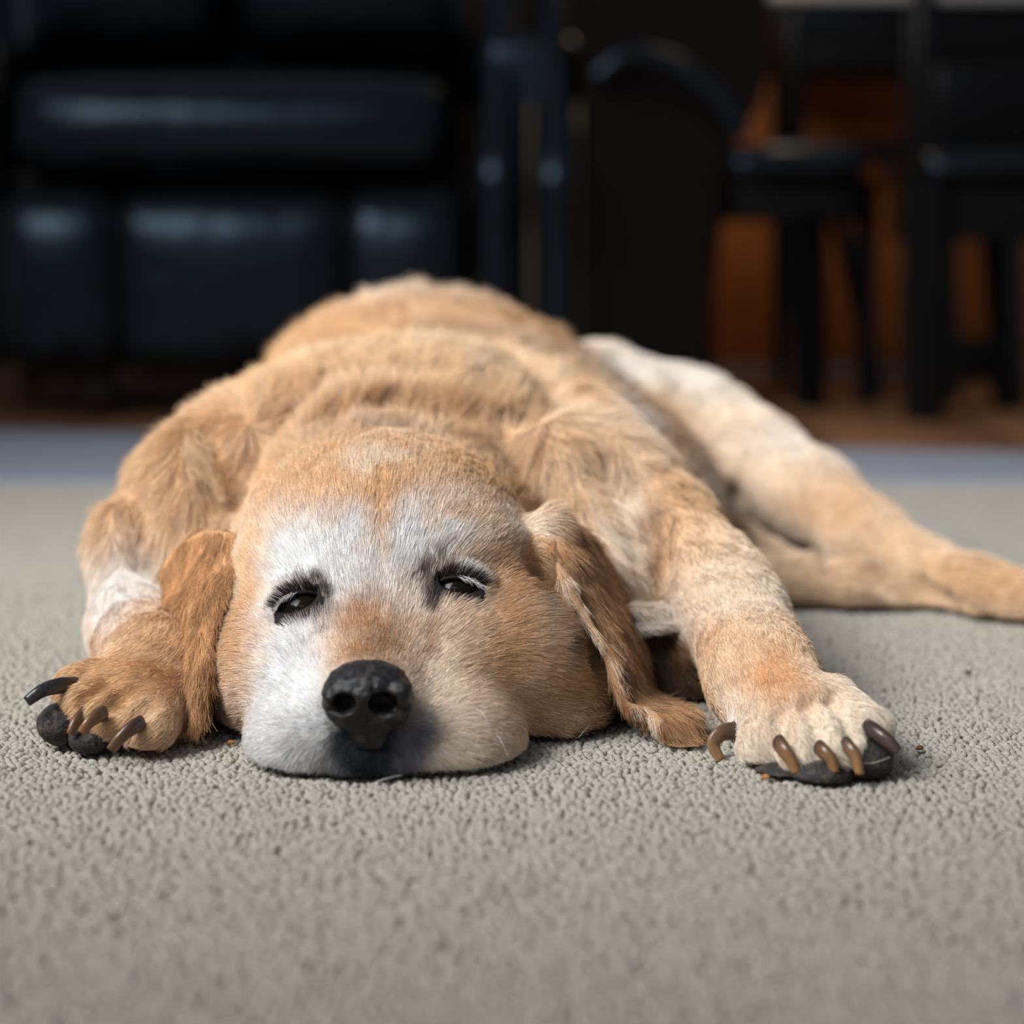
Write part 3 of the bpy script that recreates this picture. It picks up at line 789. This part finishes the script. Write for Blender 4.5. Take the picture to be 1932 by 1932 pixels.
if FUR:
    P, tr = sample(bV, bF, NB, wt)
    keep = np.ones(NB, bool)
    for (c, u, v, n, R_, fu, fl_, sgn) in LIDS:          # no coat on the eye opening
        q = P - c
        keep &= ~((np.abs(q @ u) < .0125) & (q @ v < .0062) & (q @ v > -.0085) & (q @ n > -.004))
    qn = (P - nc)/np.array([.0195, .02, .0195]); keep &= (qn**2).sum(1) > 1.0
    P = P[keep]
    nrm, _ = grid_normals(F, T, P)
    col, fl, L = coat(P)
    # inside creases the coat packs down
    n = len(P)
    L = np.where(L < .0105, L*.72, np.where(L < .0145, L*.75, L*.9))
    lenv = L*rng.uniform(.7, 1.15, n)
    # individual hair colour: mixed cream, tan and a few dark
    v1 = rng.normal(size=n)
    lum = col.mean(1, keepdims=True)
    hc_ = np.clip(col**(1-.22*np.clip(lum*4-.2, 0, 1))*(1+.16*v1[:, None]) , 0, 1)
    pale = rng.random(n) < .17
    hc_[pale] = hc_[pale]*.6 + lin((240, 222, 200))*.4*np.clip(col[pale].max(1, keepdims=True)*3, 0, 1)
    dark = (rng.random(n) < .05) & (col[:, 0] > .1); hc_[dark] *= .65
    face = P[:, 1] < 1.14
    lift = np.where(L < .0082, .16, .26)
    clump = np.where(L < .012, 1.0, 1.0)
    short = L < .0082
    dcam = np.linalg.norm(P-CAMP, axis=1)
    rad = np.where(short, .000095, .00014)*np.clip(dcam, .9, 2)**1.3
    for m_, cs, sd, nm in ((short, .006, 51, 'short_fur'), (~short, .016, 61, 'long_fur')):
        pts = grow(P[m_], nrm[m_], fl[m_], lenv[m_], None, lift[m_], cs, sd, mess=.5 if sd == 51 else .9, droop=.05 if sd == 51 else .2)
        hair_obj(nm, pts, rad[m_], hc_[m_], dog)
    # ears
    for (eo, V, Q, cc, rows) in ears:
        ne = 26000
        P, tr = sample(V, Q, ne)
        a, b, c = V[tr[:, 0]], V[tr[:, 1]], V[tr[:, 2]]
        nn = unit(np.cross(b-a, c-a))
        top = np.array([W(*p) for p in rows[0]]).mean(0); bot = np.array([W(*p) for p in rows[-1]]).mean(0)
        fl = np.repeat(unit(bot-top)[None], ne, 0)
        col = cc[tr[:, 0]]*(1+.22*rng.normal(size=(ne, 1)))
        st = Noise(77)(P*np.array([1, 1, .35]), .006)
        col = np.clip(col*(1+.25*st), 0, 1)
        pts = grow(P, nn, fl, rng.uniform(.007, .012, ne), None, np.full(ne, .16), .008, 71)
        hair_obj('ear_fur', pts, np.full(ne, .00012), col, dog).parent = eo
    ne = 6000
    Qr = np.array([f for f in rF if len(f) == 4])
    P, tr = sample(rV, Qr, ne)
    a, b, c = rV[tr[:, 0]], rV[tr[:, 1]], rV[tr[:, 2]]; nn = unit(np.cross(b-a, c-a))
    fl = np.repeat(unit(rim[-1]-rim[0])[None], ne, 0)
    st = Noise(78)(P, .005)
    col = np.where(st > .05, lin((160, 114, 76)), np.where(st < -.5, lin((84, 62, 46)), lin((222, 198, 176))))*(1+.15*rng.normal(size=(ne, 1)))
    hair_obj('ear_fur', grow(P, nn, fl, rng.uniform(.006, .011, ne), None, np.full(ne, .22), .006, 81), np.full(ne, .00012), np.clip(col, 0, 1), dog).parent = ears[1][0]
    # eyelashes and the dark fringe of the lids
    for (c, u, v, n, R_, fu, fl_, sgn) in LIDS:
        pl = []; cl = []; rl = []
        def lash(th, ph, L, d, colr, rad_):
            p0 = c + R_*(math.sin(th)*u + math.cos(th)*(math.cos(ph)*n + math.sin(ph)*v))
            d = unit(d); t = np.linspace(0, 1, 5)[:, None]
            pl.append(p0 + L*(d*t + n*.15*t*(1-t))); cl.append(lin(colr)*random.uniform(.7, 1.2)); rl.append(rad_)
        for i in range(420):
            th = math.radians(random.uniform(-84, 84)); e = fu(th)
            outer = math.sin(th)*sgn
            ph = e + math.radians(random.uniform(0, 10))
            if outer > -.1 and random.random() < .38:
                lash(th, ph, random.uniform(.005, .008), u*sgn*.5 - v*random.uniform(.3, .75) + n*.55, (206, 202, 198), .00009)
            else:
                lash(th, ph+.1, random.uniform(.003, .006), u*math.sin(th)*.9 + v*random.uniform(.3, 1) + n*.5, (40, 30, 28), .00009)
        for i in range(2600):
            th = math.radians(random.uniform(-88, 88)); ph = fu(th) + math.radians(random.uniform(6, 62))
            q = random.random()
            outer = math.sin(th)*sgn
            dark = (ph < fu(th)+.35) or (outer < -.35)
            colr = (52, 40, 36) if (dark and q < .8) else ((230, 222, 214) if outer > -.3 else (110, 90, 76))
            lash(th, ph, random.uniform(.004, .007), u*(math.sin(th)*.8+.5*sgn) + v*1.0 + n*.3, colr, .00011)
        for i in range(2200):
            th = math.radians(random.uniform(-80, 80)); ph = fl_(th) - math.radians(random.uniform(14, 62))
            q = random.random(); outer = math.sin(th)*sgn
            dark = (ph > fl_(th)-.38) or (outer < -.5)
            colr = (60, 48, 44) if (dark and q < .7) else (206, 190, 176)
            lash(th, ph, random.uniform(.004, .0065), u*(math.sin(th)*.8+.4*sgn) - v*1.0 + n*.3, colr, .00011)
        hair_obj('eyelashes', np.array(pl), np.array(rl), np.array(cl), dog)
    # whiskers: single fine pale hairs, from pad to tip
    wk = []
    for (a, b, c_) in [((905, 1360, .978), (940, 1390, .965), (958, 1428, .962)), ((925, 1385, .985), (952, 1400, .972), (950, 1440, .97)),
                       ((520, 1352, .985), (490, 1372, .975), (470, 1405, .975)), ((700, 1480, .935), (725, 1470, .932), (760, 1462, .932)),
                       ((1112, 1368, 1.03), (1095, 1388, 1.025), (1086, 1405, 1.022)), ((560, 1380, .965), (530, 1385, .955), (500, 1398, .955)),
                       ((1580, 1430, .95), (1640, 1440, .945), (1680, 1428, .942)), ((90, 1295, 1.01), (70, 1285, 1.0), (45, 1310, .995)),
                       ((620, 1470, .94), (600, 1476, .938), (575, 1474, .937)), ((880, 1330, .98), (910, 1345, .965), (925, 1375, .962))]:
        wk.append(catmull([W(*a), W(*b), W(*c_)], 7))
    wk = np.array(wk); wk[:, :, 2] = np.maximum(wk[:, :, 2], .002)
    hair_obj('whiskers', wk, np.full(len(wk), .00018), np.repeat(lin((235, 232, 226))[None], len(wk), 0), dog)

# ------------------------------------------------------------------ carpet
carpet_m = mat('carpet_yarn', tuple(lin((160, 153, 142))), rough=.9, spec=.15, ramp=(420, (1, 1, 1), tuple(lin((180, 173, 161))), .35, .65), bump=(1500, .6, .0008))
base_m = mat('carpet_backing', tuple(lin((112, 94, 76))), rough=.95, spec=.1)
def edge_y(x): return 2.10 + .01*math.sin(x*2.2) - .02*x
carpet = tag(empty('carpet', (0, 1.1, -.0012)), 'beige looped wool carpet the dog lies on, filling the foreground', 'carpet')
xs = np.linspace(-1.25, 1.6, 24); V = []; Fq = []
for x in xs:
    V += [(x, -1.1-.35, -.002), (x, edge_y(x)-1.1, -.002), (x, edge_y(x)-1.1, -.012), (x, -1.1-.35, -.012)]
for i in range(len(xs)-1):
    for k in range(4): Fq.append((4*i+k, 4*i+4+k, 4*i+4+(k+1) % 4, 4*i+(k+1) % 4))
mesh_obj('backing', V, [f[::-1] for f in Fq], base_m, carpet, False)
# loop pile: one object, thousands of little yarn loops
sp = .0036
gx, gy = np.meshgrid(np.arange(-.42, .62, sp), np.arange(.62, 1.52, sp*.94), indexing='ij')
P = np.stack([gx.ravel(), gy.ravel()], -1)
P = P + rng.uniform(-1, 1, size=P.shape)*sp*.42 + .0022*Noise(91, 2)(np.c_[P, 0*P[:, 0]], .03)
lim = P[:, 1]*.262 + .03
P = P[(np.abs(P[:, 0]) < lim)]
n = len(P)
drop = rng.random(n) < .045; P = P[~drop]; n = len(P)
th = np.linspace(0, math.pi, 5)      # a loop: half hoop of thick yarn
ring = 5
A = rng.uniform(0, math.pi, n)
rad_y = .00172*rng.uniform(.85, 1.15, n); hw = .0015*rng.uniform(.8, 1.2, n); hh = .0017*rng.uniform(.75, 1.2, n)
ca, sa = np.cos(A), np.sin(A)
cx = -np.cos(th)[None, :]*hw[:, None]; cz = np.sin(th)[None, :]*hh[:, None] - .0028 + rng.uniform(-.0005, .0005, n)[:, None]
tx = np.sin(th); tz = np.cos(th)
verts = np.zeros((n, 5, ring, 3), np.float32)
for k in range(ring):
    a = 2*math.pi*k/ring
    side = math.cos(a); out = math.sin(a)
    lx = cx + out*rad_y[:, None]*(-np.cos(th))[None]
    lz = cz + out*rad_y[:, None]*np.sin(th)[None]
    ly = side*rad_y[:, None]*np.ones((1, 5))
    verts[:, :, k, 0] = P[:, :1] + ca[:, None]*lx - sa[:, None]*ly
    verts[:, :, k, 1] = P[:, 1:] + sa[:, None]*lx + ca[:, None]*ly
    verts[:, :, k, 2] = lz
fq = np.array([[i*ring+k, (i+1)*ring+k, (i+1)*ring+(k+1) % ring, i*ring+(k+1) % ring] for i in range(4) for k in range(ring)], np.int32)
Fq = (fq[None] + (np.arange(n)*5*ring)[:, None, None]).reshape(-1, 4)
verts = verts.reshape(-1, 3) - np.array([0, 1.1, 0], np.float32)
pile = mesh_obj('loop_pile', verts, Fq[:, ::-1].copy(), carpet_m, carpet); pile['kind'] = 'stuff'
# beyond the sharp zone the pile is a continuous knobbly sheet
def sheet(name, x0, x1, y0, y1f, h, mtl, amp, sc, z0, seed):
    X = np.arange(x0, x1, h); Yn = int((2.1-y0)/h)
    V = []; t = np.linspace(0, 1, Yn)
    for x in X: V.append(np.stack([np.full(Yn, x), y0+(y1f(x)-y0)*t, np.zeros(Yn)], -1))
    V = np.vstack(V); V[:, 2] = z0 + amp*Noise(seed)(V, sc)[:, 0]
    i, j = np.meshgrid(np.arange(len(X)-1), np.arange(Yn-1), indexing='ij'); a = (i*Yn+j).ravel()
    Q = np.stack([a, a+Yn, a+Yn+1, a+1], -1)
    V[:, 1] -= 1.1
    o = mesh_obj(name, V, Q, mtl, carpet); o['kind'] = 'stuff'; return o
sheet('far_pile', -.75, .85, 1.49, lambda x: edge_y(x)-.0, .0045, carpet_m, .0018, .006, -.0006, 93)
# bound border strip along the carpet's far edge
bm_ = mat('carpet_binding', tuple(lin((150, 154, 166))), rough=.38, spec=.5, bump=(300, .2, .001))
X = np.linspace(-1.25, 1.6, 60); prof = [(0, -.002), (.03, .0008), (.15, .0014), (.5, .0016), (.9, .0008), (1, -.002), (1, -.0125), (0, -.0125)]
V = []; Fq = []
for x in X:
    for (a, z) in prof: V.append((x, edge_y(x)+a*(.46-.22*x)-1.1-.002, z))
m_ = len(prof)
for i in range(len(X)-1):
    for k in range(m_): Fq.append((m_*i+k, m_*i+(k+1) % m_, m_*i+m_+(k+1) % m_, m_*i+m_+k))
mesh_obj('edge_binding', V, Fq, bm_, carpet)['label'] = 'smooth pale blue-grey border band'

# ------------------------------------------------------------------ floor, walls
wood_m = mat('floor_boards', tuple(lin((150, 106, 74))), rough=.35, spec=.5, ramp=(6, (1, 14, 1), tuple(lin((120, 82, 56))), .3, .7))
floor = empty('floor', (0, 2.6, -.0125)); floor['kind'] = 'structure'
pw = .13; me_ = None
for i in range(19):
    x = -1.9 + i*(4.6/19)
    if i == 0:
        first = rbox('board', (x-0, 0, -.009), (4.6/19-.003, 6.0, .018), .0015, wood_m, floor, seg=1); 
    else:
        o = first.copy(); o.location = (x, 0, -.009); link(o, floor)
wall_m = mat('wall_paint_dark', tuple(lin((40, 34, 32))), rough=.8, spec=.2)
tag(rbox('wall_back', (.4, 5.06, 1.3), (4.8, .1, 2.65), .005, wall_m), kind='structure')
tag(rbox('baseboard_back', (.4, 4.99, .06), (4.8, .03, .14), .006, mat('baseboard_paint', tuple(lin((120, 112, 108))), rough=.5)), kind='structure')

# ------------------------------------------------------------------ armchair
leather = mat('black_leather', (.0035, .0033, .0038), rough=.31, spec=.42, tint=(.55, .78, 1.0), bump=(14, .25, .02))  # blue specular tint puts the bluish window reflection into the leather
leather2 = mat('dark_brown_leather', (.010, .0065, .005), rough=.5, spec=.15, bump=(9, .3, .02))
brass = mat('antique_brass', (.20, .16, .11), rough=.4, metallic=.9)
dark_wood = mat('dark_wood', (.012, .008, .006), rough=.4, spec=.5)
arm = tag(empty('armchair', (-.38, 2.9, 0)), 'large black leather armchair with nailhead trimmed arm behind the dog', 'armchair')
ac = np.array([-.38, 2.9, 0])
def A(name, px0, px1, py0, py1, Y, dep, bev, m, puff=.0, parent=arm):
    a = W(px0, py1, Y); b = W(px1, py0, Y)
    c = ((a[0]+b[0])/2, Y+dep/2, (a[2]+b[2])/2)
    return rbox(name, tuple(np.array(c)-ac), (abs(b[0]-a[0]), dep, abs(b[2]-a[2])), bev, m, parent, puff=puff, seg=5)
A('front_panel', -10, 232, 358, 712, 2.90, .14, .05, leather, .015)
A('front_panel', 200, 664, 360, 712, 2.90, .14, .05, leather, .015)
A('front_panel', 630, 890, 358, 712, 2.90, .14, .05, leather, .015)
A('seat_cushion', 12, 850, 140, 340, 2.93, .55, .05, leather, .03)
A('frame_rail', -20, 900, 320, 420, 3.02, .45, .01, leather2)
A('back_cushion', 20, 420, -160, 120, 3.25, .20, .06, leather, .04)
A('back_cushion', 425, 900, -160, 112, 3.25, .20, .06, leather, .04)
A('chair_back', -60, 960, -500, 200, 3.45, .16, .06, leather, .02)
for (px, Y) in ((190, 2.97), (760, 2.97), (60, 3.5), (860, 3.5)):
    b = Wz(px, 0, Y)
    V, Fc = tube([b+[0, 0, -.012]-ac, b+[0, 0, .03]-ac, b+[0, 0, .075]-ac], [.018, .024, .03], 14)
    mesh_obj('leg', V, Fc, dark_wood, arm)
def roll(px_c, px_w, Y, off, sgn=1):
    "padded upright of the arm front: straight below, kneed at seat height, leaning back above"
    prof = [(640+80, 0, 1.0), (600, 0, 1.0), (480, .0, 1.0), (400, -.012, 1.05), (345, -.022, 1.12), (300, -.010, 1.1), (220, .03, 1.0), (120, .07, .95), (0, .12, .9), (-150, .18, .85)]
    pts = []; rad = []
    for (py, dy, s) in prof:
        p = W(px_c + (966-px_c)*0.0 + (off*(dy/.12) if dy > 0 else 0), py, Y+dy); pts.append(p-ac); rad.append(px_w/2/FPX*Y*s)
    pts = catmull(pts, 40); rad = np.interp(np.linspace(0, 9, 40), np.arange(10), rad)
    V, Fc = tube(pts, rad, 20, flat=(1, .8))
    return mesh_obj('arm_front', V, Fc, leather, arm)
roll(936, 66, 2.92, 18)
roll(1050, 58, 2.90, -6)
A('arm_body', 905, 1100, 60, 700, 2.97, .75, .03, leather)
A('arm_body', -140, -4, 60, 700, 2.97, .75, .03, leather)
# nailheads: two columns either side of the arm front
V0 = []; F0 = []
for px in (1002, 1090):
    for i in range(34):
        py = 205 + i*14
        c = W(px, py, 2.935 - .0) - ac
        o_ = len(V0)
        for j, (rr_, dy) in enumerate(((.0055, 0), (.0042, -.003), (.0018, -.0045))):
            for k in range(8):
                a = 2*math.pi*k/8; V0.append(c + np.array([rr_*math.cos(a), dy, rr_*math.sin(a)]))
        for j in range(2):
            for k in range(8): F0.append((o_+j*8+k, o_+j*8+(k+1) % 8, o_+j*8+8+(k+1) % 8, o_+j*8+8+k))
        F0.append(tuple(o_+16+k for k in range(8)))
for px in (1002, 1090):
    A('trim_strip', px-9, px+9, 190, 700, 2.935, .05, .004, leather2)
nh = mesh_obj('nailhead_trim', V0, F0, brass, arm); nh['kind'] = 'stuff'; nh['label'] = 'rows of small round brass nailheads'
# outer side of the arm, with an arched top edge
side = [(1100, 712), (1100, -60), (1445, -60), (1448, 120), (1425, 200), (1385, 265), (1366, 340), (1355, 430), (1342, 560), (1332, 712)]
pf = [W(x, y, 2.95 + (x-1100)/240*.10) - ac for x, y in side]; pb = [p + np.array([.01, .05, 0]) for p in pf]
m_ = len(pf)
so = mesh_obj('arm_side', pf+pb, [tuple(range(m_)), tuple(range(2*m_-1, m_-1, -1))]+[(i, m_+i, m_+(i+1) % m_, (i+1) % m_) for i in range(m_)], leather2, arm, False)
V, Fc = tube(catmull([W(x, y, 2.945) - ac for x, y in ((1120, 150), (1180, 105), (1260, 115), (1335, 165), (1385, 225), (1400, 262))], 30), np.full(30, .014), 12); mesh_obj('arm_piping', V, Fc, leather, arm)
V, Fc = tube([pf[-1]+[-.02, .04, -.06], pf[-1]+[-.02, .04, .02]], [.02, .026], 12); mesh_obj('leg', V, Fc, dark_wood, arm)

# ------------------------------------------------------------------ dining end: cabinet, stool, table, chair
honey = mat('honey_oak', tuple(lin((190, 108, 42))), rough=.45, spec=.4, ramp=(3, (1, 1, .1), tuple(lin((150, 82, 32))), .35, .65))
black = mat('black_lacquer', (.003, .0028, .003), rough=.3, spec=.2)
cab = tag(empty('cabinet', tuple(Wz(1620, 0, 3.9))), 'honey-coloured oak cabinet seen between the dark chair legs', 'cabinet')
cc_ = np.array(cab.location)
def Bx(name, px0, px1, py0, py1, Y, dep, bev, m, parent, org, puff=0, shear=None):
    a = W(px0, py1, Y); b = W(px1, py0, Y)
    c = np.array([(a[0]+b[0])/2, Y+dep/2, (a[2]+b[2])/2]) - org
    return rbox(name, tuple(c), (abs(b[0]-a[0]), dep, abs(b[2]-a[2])), bev, m, parent, puff=puff, shear=shear)
Bx('body', 1290, 2000, -60, 712, 3.93, .45, .006, honey, cab, cc_)
Bx('door', 1335, 1500, 215, 686, 3.91, .02, .006, honey, cab, cc_)
Bx('door', 1508, 1720, 215, 686, 3.91, .02, .006, honey, cab, cc_)
Bx('door', 1728, 1940, 215, 686, 3.91, .02, .006, honey, cab, cc_)
Bx('drawer', 1508, 1720, 60, 205, 3.91, .02, .006, honey, cab, cc_)
Bx('plinth', 1295, 1995, 690, 722, 3.88, .40, .004, mat('plinth_paint', tuple(lin((150, 142, 134))), rough=.5), cab, cc_)

st = tag(empty('dining_chair', tuple(Wz(1520, 0, 3.25))), 'black dining chair with shiny padded seat, nearest the armchair', 'chair', 'dining chairs')
so_ = np.array(st.location)
Bx('seat', 1372, 1640, 272, 345, 3.05, .36, .022, leather, st, so_, puff=.012)
Bx('seat_frame', 1385, 1632, 335, 418, 3.08, .30, .006, black, st, so_)
def leg(px0, py0, px1, py1, Y, w, parent, org, Yb=None):
    a = W(px0, py0, Y); b = W(px1, py1, Yb or Y); b[2] = max(b[2], -.012)
    V, Fc = tube([a-org, (a+b)/2-org, b-org], [w, w*.95, w*.8], 4); return mesh_obj('leg', V, Fc, black, parent, False)
leg(1522, 400, 1528, 768, 3.10, .030, st, so_)
leg(1580, 400, 1660, 758, 3.36, .016, st, so_)
leg(1635, 340, 1632, 764, 3.12, .016, st, so_)
leg(1340, 400, 1338, 735, 3.40, .010, st, so_)
Bx('back_post', 1482, 1524, 20, 300, 3.38, .04, .008, black, st, so_)
Bx('back_post', 1700, 1740, 20, 420, 3.38, .04, .008, black, st, so_)
Bx('back_rail', 1490, 1735, 268, 302, 3.385, .03, .006, black, st, so_)
Bx('back_rail', 1490, 1735, 90, 140, 3.385, .03, .006, black, st, so_)

ch = tag(empty('dining_chair', tuple(Wz(1850, 0, 3.0))), 'black dining chair at the right edge under the dark table', 'chair', 'dining chairs')
co_ = np.array(ch.location)
Bx('seat', 1742, 2010, 285, 345, 2.90, .38, .020, leather, ch, co_, puff=.01)
Bx('seat_frame', 1752, 2004, 340, 455, 2.93, .32, .006, black, ch, co_)
leg(1752, 330, 1745, 790, 2.92, .036, ch, co_)
leg(1890, 440, 1905, 770, 3.12, .030, ch, co_)
leg(2000, 440, 2010, 790, 2.95, .022, ch, co_)
leg(1790, 440, 1800, 760, 3.22, .012, ch, co_)
Bx('stretcher', 1752, 1900, 640, 720, 3.05, .03, .004, black, ch, co_)
Bx('back_post', 1718, 1772, -60, 420, 2.98, .05, .008, black, ch, co_)
Bx('back_rail', 1760, 2010, 330, 360, 3.26, .03, .006, black, ch, co_)
Bx('back_panel', 1762, 2010, 120, 292, 3.27, .03, .008, black, ch, co_)

tb = tag(empty('dining_table', tuple(Wz(1650, 0, 3.3))), 'dark table whose pale top edge shows at the top right', 'table')
to_ = np.array(tb.location)
Bx('table_top', 1445, 2050, -22, 4, 3.46, .40, .006, mat('table_top_grey', tuple(lin((150, 150, 150))), rough=.3), tb, to_)
Bx('apron', 1465, 2030, 6, 128, 3.48, .34, .004, black, tb, to_)
leg(1475, 10, 1470, 762, 3.55, .016, tb, to_); leg(2040, 10, 2040, 750, 3.50, .02, tb, to_)
leg(2040, 10, 2040, 730, 3.8, .02, tb, to_); leg(1730, 10, 1735, 742, 3.52, .02, tb, to_)
# ------------------------------------------------------------------ crumbs on the carpet
crumb_m = mat('crumb_orange', tuple(lin((176, 118, 66))), rough=.7, bump=(900, .5, .001))
crumb_d = mat('crumb_dark', tuple(lin((96, 66, 44))), rough=.8)
def crumb(px, py, r, m, lab, seed):
    g = G(px, py); bm = bmesh.new(); bmesh.ops.create_icosphere(bm, subdivisions=2, radius=1)
    V = np.array([v.co[:] for v in bm.verts]); Fc = [tuple(v.index for v in f.verts) for f in bm.faces]; bm.free()
    V = V*(1+.45*Noise(seed)(V, .8))*np.array([r, r*.8, r*.6])
    o = mesh_obj('crumb', V, Fc, m, None, False); o.location = (g[0], g[1], r*.5); tag(o, lab, 'crumb'); return o
crumb(435, 1405, .0020, crumb_m, 'orange crumb on the carpet left of the muzzle', 1)
crumb(1443, 1470, .0020, crumb_m, 'pale orange crumb on the carpet under the right-hand paw', 2)
crumb(1735, 1415, .0020, crumb_d, 'dark crumb on the carpet right of the right-hand paw', 3)
crumb(1826, 1272, .0024, crumb_d, 'brown speck on the carpet far right beyond the paw', 4)
